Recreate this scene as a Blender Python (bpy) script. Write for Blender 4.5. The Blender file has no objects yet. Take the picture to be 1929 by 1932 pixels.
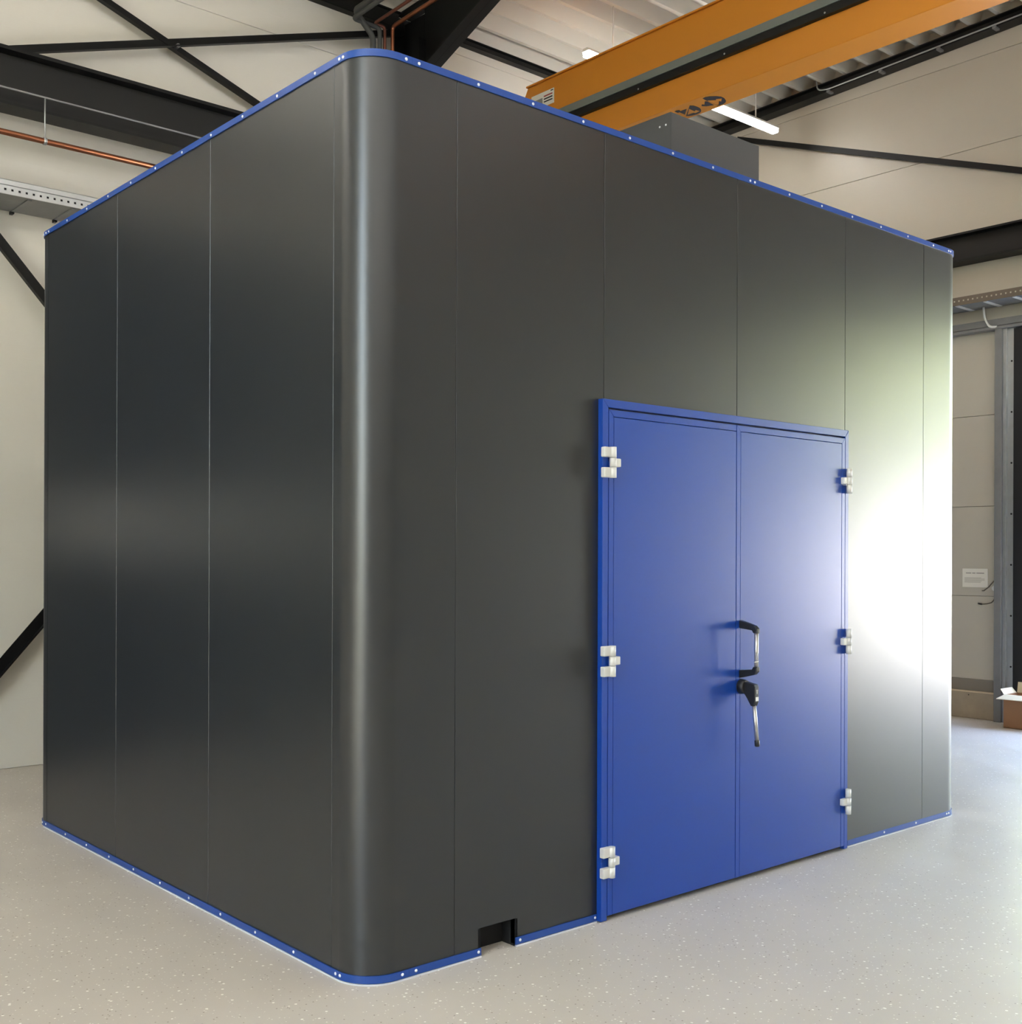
import bpy, bmesh, math, random
from mathutils import Vector, Matrix
random.seed(4)
SC = bpy.context.scene
COL = SC.collection

# ------------------------------------------------------------------ camera
CAM = Vector((-2.4028, -3.5911, 1.6537))
YAW, ROLL = 0.8521, math.radians(0.2)
cd = bpy.data.cameras.new('camera')
cd.sensor_fit = 'HORIZONTAL'; cd.sensor_width = 36.0
cd.lens = 2152.5 * 36.0 / 1929.0
cd.shift_y = 76.5 / 1929.0
cd.clip_start = 0.05; cd.clip_end = 400
cam = bpy.data.objects.new('camera', cd); COL.objects.link(cam)
F = Vector((math.cos(YAW), math.sin(YAW), 0)); R0 = Vector((math.sin(YAW), -math.cos(YAW), 0)); U0 = R0.cross(F)
Rv = math.cos(ROLL) * R0 + math.sin(ROLL) * U0; Uv = -math.sin(ROLL) * R0 + math.cos(ROLL) * U0
M = Matrix((Rv, Uv, -F)).transposed().to_4x4(); M.translation = CAM
cam.matrix_world = M
SC.camera = cam

# ------------------------------------------------------------------ light outside, exposure
SC.view_settings.view_transform = 'Standard'
SC.view_settings.look = 'None'
SC.view_settings.gamma = 1.0
SC.view_settings.use_curve_mapping = False
SC.view_settings.exposure = 0.22
SKY_STRENGTH = 3.1
SUN_STRENGTH = 150.0
LAMP_STRENGTH = 33.0
SUN_DIR = Vector((-0.42, -0.42, 0.80)).normalized()      # towards the sun: behind the hall, so the yard beyond its shadow is lit
w = bpy.data.worlds.new('sky'); SC.world = w; w.use_nodes = True
nt = w.node_tree; nt.nodes.clear()
wo = nt.nodes.new('ShaderNodeOutputWorld'); bg = nt.nodes.new('ShaderNodeBackground')
sky = nt.nodes.new('ShaderNodeTexSky'); sky.sky_type = 'NISHITA'; sky.sun_disc = False
sky.sun_elevation = math.asin(SUN_DIR.z); sky.sun_rotation = math.atan2(SUN_DIR.x, SUN_DIR.y)
sky.dust_density = 2.2; sky.air_density = .9
bg.inputs['Strength'].default_value = SKY_STRENGTH
nt.links.new(sky.outputs[0], bg.inputs['Color']); nt.links.new(bg.outputs[0], wo.inputs['Surface'])
sl = bpy.data.lights.new('sun', 'SUN'); sl.energy = SUN_STRENGTH; sl.angle = math.radians(0.6); sl.color = (1, .965, .91)
so = bpy.data.objects.new('sun', sl); COL.objects.link(so); so.location = (0, 0, 30)
so.rotation_euler = SUN_DIR.to_track_quat('Z', 'Y').to_euler()
SC.cycles.max_bounces = 10; SC.cycles.diffuse_bounces = 6; SC.cycles.glossy_bounces = 5
SC.cycles.sample_clamp_indirect = 12.0
SC.cycles.use_denoising = True

# ------------------------------------------------------------------ materials
def mat(name, col, rough=.5, metal=0., spec=.5, bump=None, var=None, coat=0., emit=None, nscale=None):
    m = bpy.data.materials.new(name); m.use_nodes = True
    t = m.node_tree; p = t.nodes['Principled BSDF']
    p.inputs['Base Color'].default_value = (*col, 1); p.inputs['Roughness'].default_value = rough
    p.inputs['Metallic'].default_value = metal; p.inputs['Specular IOR Level'].default_value = spec
    p.inputs['Coat Weight'].default_value = coat
    tc = t.nodes.new('ShaderNodeTexCoord')
    if var:                                       # (scale, amount): soft mottling of the colour itself
        n = t.nodes.new('ShaderNodeTexNoise'); n.inputs['Scale'].default_value = var[0]; n.inputs['Detail'].default_value = 4
        t.links.new(tc.outputs['Object'], n.inputs['Vector'])
        mx = t.nodes.new('ShaderNodeMix'); mx.data_type = 'RGBA'
        a = var[1]
        mx.inputs[6].default_value = (*[c * (1 - a) for c in col], 1); mx.inputs[7].default_value = (*[min(1, c * (1 + a)) for c in col], 1)
        t.links.new(n.outputs['Fac'], mx.inputs[0]); t.links.new(mx.outputs[2], p.inputs['Base Color'])
    if bump:                                      # (scale, strength, distance)
        n = t.nodes.new('ShaderNodeTexNoise'); n.inputs['Scale'].default_value = bump[0]; n.inputs['Detail'].default_value = 3
        t.links.new(tc.outputs['Object'], n.inputs['Vector'])
        b = t.nodes.new('ShaderNodeBump'); b.inputs['Strength'].default_value = bump[1]; b.inputs['Distance'].default_value = bump[2]
        t.links.new(n.outputs['Fac'], b.inputs['Height']); t.links.new(b.outputs[0], p.inputs['Normal'])
    if emit:
        p.inputs['Emission Color'].default_value = (*emit[0], 1); p.inputs['Emission Strength'].default_value = emit[1]
    return m

def reeded(name, col, rough):                     # coated wall sheet with very fine horizontal lines
    m = mat(name, col, rough, var=(1.5, .03))
    t = m.node_tree; p = t.nodes['Principled BSDF']
    g = t.nodes.new('ShaderNodeNewGeometry'); s = t.nodes.new('ShaderNodeSeparateXYZ')
    t.links.new(g.outputs['Position'], s.inputs[0])
    mu = t.nodes.new('ShaderNodeMath'); mu.operation = 'MULTIPLY'; mu.inputs[1].default_value = 2 * math.pi / .1
    si = t.nodes.new('ShaderNodeMath'); si.operation = 'SINE'
    pw = t.nodes.new('ShaderNodeMath'); pw.operation = 'GREATER_THAN'; pw.inputs[1].default_value = .93
    t.links.new(s.outputs['Z'], mu.inputs[0]); t.links.new(mu.outputs[0], si.inputs[0]); t.links.new(si.outputs[0], pw.inputs[0])
    b = t.nodes.new('ShaderNodeBump'); b.inputs['Strength'].default_value = .35; b.inputs['Distance'].default_value = .002
    t.links.new(pw.outputs[0], b.inputs['Height']); t.links.new(b.outputs[0], p.inputs['Normal'])
    return m

def floor_mat():
    m = mat('speckled_screed', (.5, .45, .385), .36)
    t = m.node_tree; p = t.nodes['Principled BSDF']
    g = t.nodes.new('ShaderNodeNewGeometry')
    n = t.nodes.new('ShaderNodeTexNoise'); n.inputs['Scale'].default_value = 1.3; n.inputs['Detail'].default_value = 5
    t.links.new(g.outputs['Position'], n.inputs['Vector'])
    mx = t.nodes.new('ShaderNodeMix'); mx.data_type = 'RGBA'
    mx.inputs[6].default_value = (.54, .50, .445, 1); mx.inputs[7].default_value = (.62, .575, .515, 1)
    t.links.new(n.outputs['Fac'], mx.inputs[0])
    last = mx.outputs[2]
    # scattered chips: (cells per metre, chip radius in cells, threshold on the cell's own random value, colour)
    for sc, rad, keep, c in ((38, .20, .80, (.95, .93, .86, 1)), (75, .22, .82, (.82, .80, .72, 1)), (60, .20, .86, (.30, .25, .20, 1))):
        v = t.nodes.new('ShaderNodeTexVoronoi'); v.inputs['Scale'].default_value = sc; v.inputs['Randomness'].default_value = 1
        off = t.nodes.new('ShaderNodeVectorMath'); off.inputs[1].default_value = (sc * .37, sc * .11, 0)
        t.links.new(g.outputs['Position'], off.inputs[0]); t.links.new(off.outputs[0], v.inputs['Vector'])
        d = t.nodes.new('ShaderNodeMath'); d.operation = 'LESS_THAN'; d.inputs[1].default_value = rad
        t.links.new(v.outputs['Distance'], d.inputs[0])
        sp = t.nodes.new('ShaderNodeSeparateColor'); t.links.new(v.outputs['Color'], sp.inputs[0])
        k = t.nodes.new('ShaderNodeMath'); k.operation = 'GREATER_THAN'; k.inputs[1].default_value = keep
        t.links.new(sp.outputs[0], k.inputs[0])
        mu = t.nodes.new('ShaderNodeMath'); mu.operation = 'MULTIPLY'
        t.links.new(d.outputs[0], mu.inputs[0]); t.links.new(k.outputs[0], mu.inputs[1])
        mm = t.nodes.new('ShaderNodeMix'); mm.data_type = 'RGBA'; mm.inputs[7].default_value = c
        t.links.new(mu.outputs[0], mm.inputs[0]); t.links.new(last, mm.inputs[6]); last = mm.outputs[2]
    t.links.new(last, p.inputs['Base Color'])
    n2 = t.nodes.new('ShaderNodeTexNoise'); n2.inputs['Scale'].default_value = 2.2; n2.inputs['Detail'].default_value = 6
    t.links.new(g.outputs['Position'], n2.inputs['Vector'])
    mr = t.nodes.new('ShaderNodeMapRange'); mr.inputs['From Min'].default_value = .3; mr.inputs['From Max'].default_value = .7
    mr.inputs['To Min'].default_value = .36; mr.inputs['To Max'].default_value = .52
    t.links.new(n2.outputs['Fac'], mr.inputs[0]); t.links.new(mr.outputs[0], p.inputs['Roughness'])
    return m

MT = dict(
    panel=mat('charcoal_powder_coat', (.0140, .0172, .0200), .33, spec=.82, bump=(420, .12, .0006)),
    duct=mat('dark_grey_duct_coat', (.060, .062, .064), .55, spec=.35),
    core=mat('dark_joint', (.008, .008, .009), .7),
    blue_trim=mat('blue_trim_coat', (.010, .060, .30), .36, bump=(420, .08, .0005)),
    blue_door=mat('blue_door_coat', (.005, .052, .34), .32, spec=.55, bump=(420, .12, .0006)),
    screw=mat('zinc_screw', (.86, .88, .92), .35, metal=.3),
    steel=mat('brushed_steel', (.60, .59, .57), .32, metal=.85),
    hinge=mat('light_grey_hinge_metal', (.72, .72, .69), .38, metal=.15),
    black_plastic=mat('black_plastic', (.012, .012, .013), .42),
    black_steel=mat('black_painted_steel', (.005, .005, .005), .5, spec=.3, bump=(60, .1, .001)),
    graph_steel=mat('charcoal_steel_web', (.012, .012, .0115), .5, spec=.3, bump=(60, .1, .001)),
    orange=mat('orange_crane_paint', (.62, .235, .022), .42, bump=(25, .05, .002)),
    grey_rail=mat('grey_cable_rail', (.17, .19, .175), .45),
    galv=mat('galvanised_steel', (.50, .52, .53), .38, metal=.75, var=(14, .12)),
    galv_dark=mat('dull_galvanised_steel', (.24, .245, .25), .5, metal=.3, var=(10, .12)),
    tray_brown=mat('tray_side', (.15, .12, .09), .5, var=(8, .1)),
    white_metal=mat('white_enamel', (.8, .79, .75), .35),
    copper=mat('copper', (.48, .19, .10), .38, metal=1., var=(9, .18)),
    copper_dark=mat('tarnished_copper', (.30, .12, .08), .4, metal=.9, var=(9, .2)),
    insul=mat('grey_pipe_insulation', (.07, .072, .067), .6),
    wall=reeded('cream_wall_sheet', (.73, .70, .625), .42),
    wall_dim=reeded('cream_wall_sheet_dimmed', (.55, .515, .435), .40),  # same cream sheet; the end wall's weaker light is put into the colour
    deck=mat('pale_steel_deck', (.62, .60, .535), .45),
    deck_r=mat('pale_steel_deck_dull', (.36, .33, .28), .5),
    floor=floor_mat(),
    concrete=mat('concrete_plinth', (.42, .35, .26), .85, var=(9, .18), bump=(30, .4, .004)),
    ledge=mat('pale_ledge', (.72, .60, .44), .8),
    flashing=mat('grey_flashing', (.25, .22, .18), .5),
    card=mat('cardboard', (.33, .17, .085), .85, var=(6, .08)),
    card_lit=mat('daylit_cardboard', (.75, .66, .46), .85),  # daylight on the flaps is put into this paler colour
    paper=mat('paper', (.84, .82, .74), .8),
    ink=mat('grey_ink', (.22, .21, .19), .8),
    ink_light=mat('pale_grey_ink', (.55, .53, .46), .8),
    red=mat('red_ink', (.42, .06, .05), .7),
    dark_ink=mat('dark_ink', (.03, .03, .04), .7),
    white=mat('white_plastic', (.82, .82, .8), .4),
    seal=mat('white_sealant', (.60, .63, .68), .5),
    rubber=mat('black_rubber', (.008, .008, .010), .6),
    cable=mat('grey_brown_cable', (.13, .11, .08), .6),
    dark_blue=mat('dark_blue_gap', (.003, .010, .06), .6),
    lamp=mat('lamp_diffuser', (.9, .9, .9), .5, emit=((1., .965, .92), LAMP_STRENGTH)),
    navy=mat('dark_navy_coat', (.003, .012, .036), .6, spec=.2),
    shell=mat('hall_shell', (.5, .48, .43), .7),
    yard=mat('grey_asphalt_yard', (.31, .31, .305), .9, var=(.6, .06)),
    leaf=mat('sunlit_leaves', (.30, .32, .07), .7, var=(1.5, .35)),
    bark=mat('bark', (.10, .07, .045), .9),
)
g = bpy.data.materials.new('window_glass'); g.use_nodes = True
t = g.node_tree; t.nodes.clear(); o_ = t.nodes.new('ShaderNodeOutputMaterial')
tr = t.nodes.new('ShaderNodeBsdfTransparent'); tr.inputs[0].default_value = (.93, .95, .91, 1)
gl = t.nodes.new('ShaderNodeBsdfGlossy'); gl.inputs['Roughness'].default_value = .02
ms = t.nodes.new('ShaderNodeMixShader'); ms.inputs[0].default_value = .08
t.links.new(tr.outputs[0], ms.inputs[1]); t.links.new(gl.outputs[0], ms.inputs[2]); t.links.new(ms.outputs[0], o_.inputs[0])
MT['glass'] = g

# ------------------------------------------------------------------ mesh building
WORLD = {}                                        # world origin of each object, so that children can be placed

class MB:
    def __init__(s): s.bm = bmesh.new(); s.mi = 0; s.cn = None
    def _face(s, vs, smooth=False):
        try: f = s.bm.faces.new(vs)
        except ValueError: return
        f.material_index = s.mi; f.smooth = smooth
    def box(s, x0, x1, y0, y1, z0, z1):
        v = [s.bm.verts.new((x, y, z)) for z in (z0, z1) for x, y in ((x0, y0), (x1, y0), (x1, y1), (x0, y1))]
        for q in ((3, 2, 1, 0), (4, 5, 6, 7), (0, 1, 5, 4), (1, 2, 6, 5), (2, 3, 7, 6), (3, 0, 4, 7)): s._face([v[i] for i in q])
        return s
    def prism(s, pts, vec):                       # pts: 3-D polygon, swept by vec
        a = [s.bm.verts.new(p) for p in pts]; b = [s.bm.verts.new(Vector(p) + Vector(vec)) for p in pts]
        s._face(a[::-1]); s._face(b); n = len(a)
        for i in range(n): s._face([a[i], a[(i + 1) % n], b[(i + 1) % n], b[i]])
        return s
    def ribbon(s, path, o0, o1, z0, z1, smooth=True):   # path: [(x,y,nx,ny)]
        rings = []
        for x, y, nx, ny in path:
            rings.append([s.bm.verts.new((x + nx * o, y + ny * o, z)) for o, z in ((o0, z0), (o1, z0), (o1, z1), (o0, z1))])
            if smooth:                             # exact outward normals, so that flats and bends shade without a seam
                s.bm.verts.index_update()
                s.cn = s.cn or {}
                for v in rings[-1][1:3]: s.cn[v.index] = (nx, ny, 0)
        for a, b in zip(rings, rings[1:]):
            for k in range(4): s._face([a[k], a[(k + 1) % 4], b[(k + 1) % 4], b[k]], smooth and k == 1)
        s._face(rings[0][::-1]); s._face(rings[-1])
        return s
    def tube(s, pts, r, n=10, r_end=None):
        pts = [Vector(p) for p in pts]; rings = []; prev = None
        for i, p in enumerate(pts):
            d = (pts[min(i + 1, len(pts) - 1)] - pts[max(i - 1, 0)]).normalized()
            if prev is None:
                u = d.orthogonal().normalized()
            else:
                u = (prev - d * prev.dot(d)).normalized()
            prev = u; w_ = d.cross(u)
            rr = r if r_end is None else r + (r_end - r) * i / (len(pts) - 1)
            rings.append([s.bm.verts.new(p + (u * math.cos(a) + w_ * math.sin(a)) * rr) for a in [2 * math.pi * k / n for k in range(n)]])
        for a, b in zip(rings, rings[1:]):
            for k in range(n): s._face([a[k], a[(k + 1) % n], b[(k + 1) % n], b[k]], True)
        s._face(rings[0][::-1]); s._face(rings[-1])
        return s
    def dome(s, c, ax, r, h, n=8):                # low round screw head
        c = Vector(c); ax = Vector(ax).normalized(); u = ax.orthogonal().normalized(); w_ = ax.cross(u)
        rings = []
        for rr, hh in ((r, 0), (r * .92, h * .5), (r * .55, h * .9)):
            rings.append([s.bm.verts.new(c + (u * math.cos(a) + w_ * math.sin(a)) * rr + ax * hh) for a in [2 * math.pi * k / n for k in range(n)]])
        for a, b in zip(rings, rings[1:]):
            for k in range(n): s._face([a[k], a[(k + 1) % n], b[(k + 1) % n], b[k]], True)
        s._face(rings[-1], True)
        return s
    def bevel(s, w_, seg=1):
        bmesh.ops.remove_doubles(s.bm, verts=s.bm.verts, dist=1e-6)
        es = [e for e in s.bm.edges if len(e.link_faces) == 2 and e.calc_face_angle(0) > .6]
        bmesh.ops.bevel(s.bm, geom=es, offset=w_, segments=seg, affect='EDGES', profile=.5)
        return s
    def build(s, name, mats, parent=None, origin=None, recalc=True):
        if recalc: bmesh.ops.recalc_face_normals(s.bm, faces=s.bm.faces)
        vs = s.bm.verts
        if origin is None:
            lo = [min(v.co[i] for v in vs) for i in range(3)]; hi = [max(v.co[i] for v in vs) for i in range(3)]
            origin = Vector(((lo[0] + hi[0]) / 2, (lo[1] + hi[1]) / 2, lo[2]))
        origin = Vector(origin)
        for v in vs: v.co -= origin
        me = bpy.data.meshes.new(name); s.bm.to_mesh(me); s.bm.free()
        if s.cn:
            ln = []
            for pg in me.polygons:
                for li in pg.loop_indices:
                    vi = me.loops[li].vertex_index
                    ln.append(s.cn[vi] if pg.use_smooth and vi in s.cn else tuple(pg.normal))
            me.normals_split_custom_set(ln)
        for m in (mats if isinstance(mats, (list, tuple)) else [mats]): me.materials.append(MT[m] if isinstance(m, str) else m)
        o = bpy.data.objects.new(name, me); COL.objects.link(o)
        WORLD[o.name] = origin
        if parent is not None:
            o.parent = parent; o.location = origin - WORLD[parent.name]
        else: o.location = origin
        return o

def empty(name, loc, label=None, cat=None, group=None, kind=None, parent=None):
    o = bpy.data.objects.new(name, None); COL.objects.link(o); o.empty_display_size = .1
    loc = Vector(loc); WORLD[o.name] = loc
    if parent is not None: o.parent = parent; o.location = loc - WORLD[parent.name]
    else: o.location = loc
    tag(o, label, cat, group, kind); return o

def tag(o, label=None, cat=None, group=None, kind=None):
    if label: o['label'] = label
    if cat: o['category'] = cat
    if group: o['group'] = group
    if kind: o['kind'] = kind
    return o

def clone_part(o, parent, world):                 # another mesh-sharing copy of a part, at a world place
    c = o.copy(); COL.objects.link(c); c.parent = parent
    c.location = Vector(world) - WORLD[parent.name]; WORLD[c.name] = Vector(world)
    return c

# ================================================================== THE HALL
XW, YB, XL, YF = 8.71, 5.44, -9.5, -14.0          # inner faces of end wall, back wall, left wall, front wall
def deck_z(y): return 6.84 + .034 * (YB - y)

fl = MB().box(XL - .3, XW + .3, YF - .3, YB + .3, -.25, 0).build('floor', 'floor'); tag(fl, kind='structure')

# ---- back wall (the cream one behind the cabin, y = YB)
wb = MB().box(XL - .2, XW + .3, YB + .06, YB + .3, 0, 7.05).build('wall_back', 'core'); tag(wb, kind='structure')
def wall_panels(root, axis, const, depth, a0, a1, zs, m, gap=.004):
    for z0, z1 in zip(zs, zs[1:]):
        b = MB()
        if axis == 'y': b.box(a0, a1, const, const + depth, z0 + gap / 2, z1 - gap / 2)
        else: b.box(const, const + depth, a0, a1, z0 + gap / 2, z1 - gap / 2)
        b.bevel(.003).build('panel', m, root)
wall_panels(wb, 'y', YB, .06, 4.085, XW, [0, .95, 1.9, 2.85, 3.8, 4.75, 5.77, 6.68, 6.83], 'wall')
wall_panels(wb, 'y', YB, .06, -5.0, 4.08, [0, 4.43, 5.345, 6.258, 6.83], 'wall')
wall_panels(wb, 'y', YB, .06, XL, -5.005, [0, 4.43, 5.345, 6.258, 6.83], 'wall')

# ---- end wall on the right (x = XW) with the gate opening y -3.54 .. 1.46
GY0, GY1, GZ = -3.54, 1.46, 3.88
b = MB().box(XW + .06, XW + .3, GY1, YB + .3, 0, 7.3).box(XW + .06, XW + .3, YF - .2, GY0, 0, 7.6).box(XW + .06, XW + .3, GY0, GY1, GZ, 7.4)
wr = b.build('wall_right', 'core'); tag(wr, kind='structure')
zs = [.39, 1.232, 2.134, 3.047, 3.93, 4.86, 5.758, 6.667, 7.6]
wall_panels(wr, 'x', XW, .06, GY1, YB, zs[:5], 'wall_dim')
wall_panels(wr, 'x', XW, .06, YF, GY0, zs[:5], 'wall_dim')
wall_panels(wr, 'x', XW, .06, YF, YB, zs[4:8], 'wall_dim')
wall_panels(wr, 'x', XW, .06, YF, YB, zs[7:], 'wall_dim')
MB().box(XW - .01, XW + .06, GY1 + .1, YB, .27, .392).build('flashing', 'flashing', wr)
pl = MB().box(XW - .05, XW + .06, GY1 + .27, YB, 0, .265).bevel(.006).build('plinth', 'concrete', wr)
MB().box(XW - .055, XW, GY1 + .27, YB, .262, .275).build('ledge', 'ledge', wr)
MB().box(XW - .05, XW + .06, YF, GY0 - .2, 0, .265).build('plinth', 'concrete', wr)
hb = MB().tube([(XW - .052, 2.03, .235), (XW - .02, 2.03, .235)], .006).build('tie_hole', 'rubber', wr)

# ---- unseen sides of the hall; a tall window band in the left wall lights the rounded corner
WY0, WY1, WZ0, WZ1 = -4.9, -2.1, 1.1, 6.75
b = MB().box(XL - .25, XL, YF, WY0, 0, 7.6).box(XL - .25, XL, WY1, YB + .3, 0, 7.3).box(XL - .25, XL, WY0, WY1, 0, WZ0).box(XL - .25, XL, WY0, WY1, WZ1, 7.5)
wl = b.build('wall_left', 'shell'); tag(wl, kind='structure')
wf = MB().box(XL - .25, XW + .3, YF - .25, YF, 0, 7.6).build('wall_front', 'shell'); tag(wf, kind='structure')
win = empty('window_1', (XL - .1, (WY0 + WY1) / 2, WZ0), kind='structure')
b = MB()
NW = 4; WS = (WY1 - WY0 - .06) / NW
for k in range(NW + 1): b.box(XL - .16, XL - .06, WY0 + k * WS, WY0 + k * WS + .06, WZ0, WZ1)
for z in (WZ0, 2.2, 4.2, WZ1 - .06): b.box(XL - .16, XL - .06, WY0, WY1, z, z + .06)
b.build('window_frame', 'galv_dark', win)
for y0, y1 in [(WY0 + k * WS + .06, WY0 + (k + 1) * WS) for k in range(NW)]:
    for z0, z1 in ((WZ0 + .06, 2.2), (2.26, 4.2), (4.26, WZ1 - .06)):
        MB().box(XL - .115, XL - .105, y0, y1, z0, z1).build('pane', 'glass', win)

# ---- ceiling: trapezoidal steel deck, ribs along X, rising gently towards the front
b = MB(); P_ = .2833; H_ = .135
prof = []; y = 1.997 - P_ * 57
while y < YB + .25:                                # narrow trough flat at y, wide crest between
    prof += [(y - .02, 0), (y + .02, 0), (y + .068, H_), (y + P_ - .068, H_)]; y += P_
prof = [(py, deck_z(py) + pz) for py, pz in prof if YF - .2 < py < YB + .28]
for x0, x1 in ((XL - .2, XW + .06),):
    va = [b.bm.verts.new((x0, py, pz)) for py, pz in prof]; vb = [b.bm.verts.new((x1, py, pz)) for py, pz in prof]
    for i in range(len(prof) - 1): b._face([va[i], va[i + 1], vb[i + 1], vb[i]])
ce = b.build('ceiling', 'deck', recalc=False); tag(ce, kind='structure')
b = MB(); b.prism([(XL - .3, YF - .3, 7.72), (XL - .3, YB + .35, 7.02), (XL - .3, YB + .35, 7.2), (XL - .3, YF - .3, 7.9)], (XW - XL + .7, 0, 0))
MT_roof = b.build('roof_insulation', 'shell', ce)

# ================================================================== STEELWORK
def beam_parts(root, axis, a0, a1, c0, c1, z0, z1, tf=.016, tw=.012, slope=0.):
    """I-section running along an axis: flanges span c0..c1 across, z0..z1 high; z rises by slope per metre along the axis."""
    cm = (c0 + c1) / 2
    def bar(name, p0, p1, q0, q1, m):
        pts = [(p0, q0), (p1, q0), (p1, q1), (p0, q1)]
        bb = MB()
        if axis == 'x': bb.prism([(a0, p, q) for p, q in pts], (a1 - a0, 0, slope * (a1 - a0)))
        else: bb.prism([(p, a0, q) for p, q in pts], (0, a1 - a0, slope * (a1 - a0)))
        bb.build(name, m, root)
    bar('bottom_flange', c0, c1, z0, z0 + tf, 'black_steel')
    bar('web', cm - tw / 2, cm + tw / 2, z0 + tf, z1 - tf, 'graph_steel')
    bar('top_flange', c0, c1, z1 - tf, z1, 'black_steel')

def column(x, label, group=None):
    r = empty('steel_column', (x, 5.245, 0), label, 'column', group)
    w_ = .085
    MB().box(x - w_, x + w_, 5.07, 5.088, 0, 6.5).build('flange', 'black_steel', r)
    MB().box(x - w_ - .045, x + w_, 5.402, 5.42, 0, 6.8).build('flange', 'black_steel', r)
    MB().box(x - .008, x + .008, 5.088, 5.402, 0, 6.75).build('web', 'black_steel', r)
    MB().box(x - .14, x + .14, 5.02, 5.43, -.0, .02).build('base_plate', 'black_steel', r)
    return r
def rafter(x, label, group=None):
    """Haunched portal rafter along -Y; the haunch starts at the column and tapers into the rafter."""
    r = empty('roof_rafter', (x, 5.25, 6.2), label, 'beam', group)
    w_ = .085
    hz = lambda y: 6.228 + .375 * (4.943 - y)
    ye = 3.55                                       # end of the haunch
    zb = lambda y: deck_z(y) - .30
    # where haunch line meets the rafter's lower flange
    while hz(ye) > zb(ye) and ye < 4.9: ye += .01
    web = [(x - .006, 5.088, hz(5.088)), (x - .006, ye, hz(ye)), (x - .006, YF + .1, zb(YF + .1)), (x - .006, YF + .1, deck_z(YF + .1) - .02), (x - .006, 5.088, deck_z(5.088) - .02)]
    MB().prism(web, (.012, 0, 0)).build('web', 'black_steel', r)
    MB().prism([(x - w_, 5.07, hz(5.07)), (x - w_, ye, hz(ye)), (x - w_, ye, hz(ye) + .018), (x - w_, 5.07, hz(5.07) + .018)], (2 * w_, 0, 0)).build('haunch_flange', 'graph_steel', r)
    MB().prism([(x - w_, ye, zb(ye)), (x - w_, YF + .1, zb(YF + .1)), (x - w_, YF + .1, zb(YF + .1) + .018), (x - w_, ye, zb(ye) + .018)], (2 * w_, 0, 0)).build('bottom_flange', 'graph_steel', r)
    MB().prism([(x - w_, 5.42, deck_z(5.42) - .022), (x - w_, YF + .1, deck_z(YF + .1) - .022), (x - w_, YF + .1, deck_z(YF + .1) - .004), (x - w_, 5.42, deck_z(5.42) - .004)], (2 * w_, 0, 0)).build('top_flange', 'black_steel', r)
    return r
column(-.45, 'black steel column between the sectional gate and the crossed braces, left of the picture')
column(4.085, 'black steel column against the back wall, behind the rounded cabin corner')
rafter(4.085, 'black haunched steel rafter rising from the column toward the top edge')
# eave beams on the back wall, left and right of the column
for x0, x1, z0, lb in ((-.45, 4.0, 6.665, 'black eave beam above the crossed braces, left of the column'),
                       (4.17, 8.6, 6.765, 'black eave beam under the roof deck, between column and crane')):
    r = empty('eave_beam', ((x0 + x1) / 2, 5.4, z0), lb, 'beam')
    beam_parts(r, 'x', x0, x1, 5.36, 5.438, z0, 6.838, .012)
# crane runway beam along the back wall
rw = empty('runway_beam', (2, 4.95, 4.82), 'deep black crane runway beam along the back wall', 'beam')
beam_parts(rw, 'x', -4.0, 8.6, 4.85, 5.05, 4.82, 5.228, .018)
MB().box(-4.0, 8.6, 4.925, 4.975, 5.228, 5.268).build('rail', 'black_steel', rw)
for x in (-.45, 4.085): MB().box(x - .08, x + .08, 4.97, 5.07, 4.86, 5.2).build('bracket', 'black_steel', rw)
# beam on the end wall above the tray
r = empty('wall_beam', (8.6, 0, 4.6), 'wide black horizontal beam on the end wall above the gate', 'beam')
beam_parts(r, 'y', -6.0, 5.3, 8.50, 8.70, 4.585, 4.875, .02)
# sloping edge rafter under the deck against the end wall
r = empty('edge_rafter', (8.62, 0, 6.8), 'black sloping edge rafter under the corrugated deck, right of the crane', 'beam')
def zr(y): return 6.745 + .0325 * (4.56 - y)
for nm, xa, xb, dz0, dz1, m in (('bottom_flange', 8.55, 8.70, 0, .012, 'graph_steel'), ('web', 8.615, 8.625, .012, .112, 'graph_steel'), ('top_flange', 8.55, 8.70, .100, .112, 'black_steel')):
    MB().prism([(xa, 5.35, zr(5.35) + dz0), (xa, -8, zr(-8) + dz0), (xa, -8, zr(-8) + dz1), (xa, 5.35, zr(5.35) + dz1)], (xb - xa, 0, 0)).build(nm, m, r)

def brace(p0, p1, nrm, wd, label, leg=.05):
    """Angle-section bar from p0 to p1 lying against a wall whose inward normal is nrm."""
    p0, p1, n = Vector(p0), Vector(p1), Vector(nrm)
    d = (p1 - p0).normalized(); s_ = d.cross(n).normalized() * (wd / 2)
    r = empty('cross_brace', p0, label, 'brace')
    MB().prism([p0 - s_, p0 + s_, p0 + s_ + n * .008, p0 - s_ + n * .008], p1 - p0).build('flat_leg', 'black_steel', r)
    e = p0 + s_ * (1 if s_.z < 0 else -1)
    MB().prism([e, e + n * leg, e + n * leg - s_.normalized() * .008 * (1 if s_.z < 0 else -1), e - s_.normalized() * .008 * (1 if s_.z < 0 else -1)], p1 - p0).build('upstanding_leg', 'black_steel', r)
    return r
NB = (0, -1, 0)
r1 = brace((-.35, 5.30, 5.145), (3.95, 5.30, 6.60), NB, .068, 'black brace rising to the right, upper cross on the back wall')
r2 = brace((-.30, 5.335, 6.50), (3.95, 5.335, 5.02), NB, .072, 'black brace falling to the right, upper cross on the back wall')
MB().tube([(1.70, 5.335, 5.81), (1.70, 5.27, 5.81)], .018).build('bolt', 'galv_dark', r1)
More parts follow.
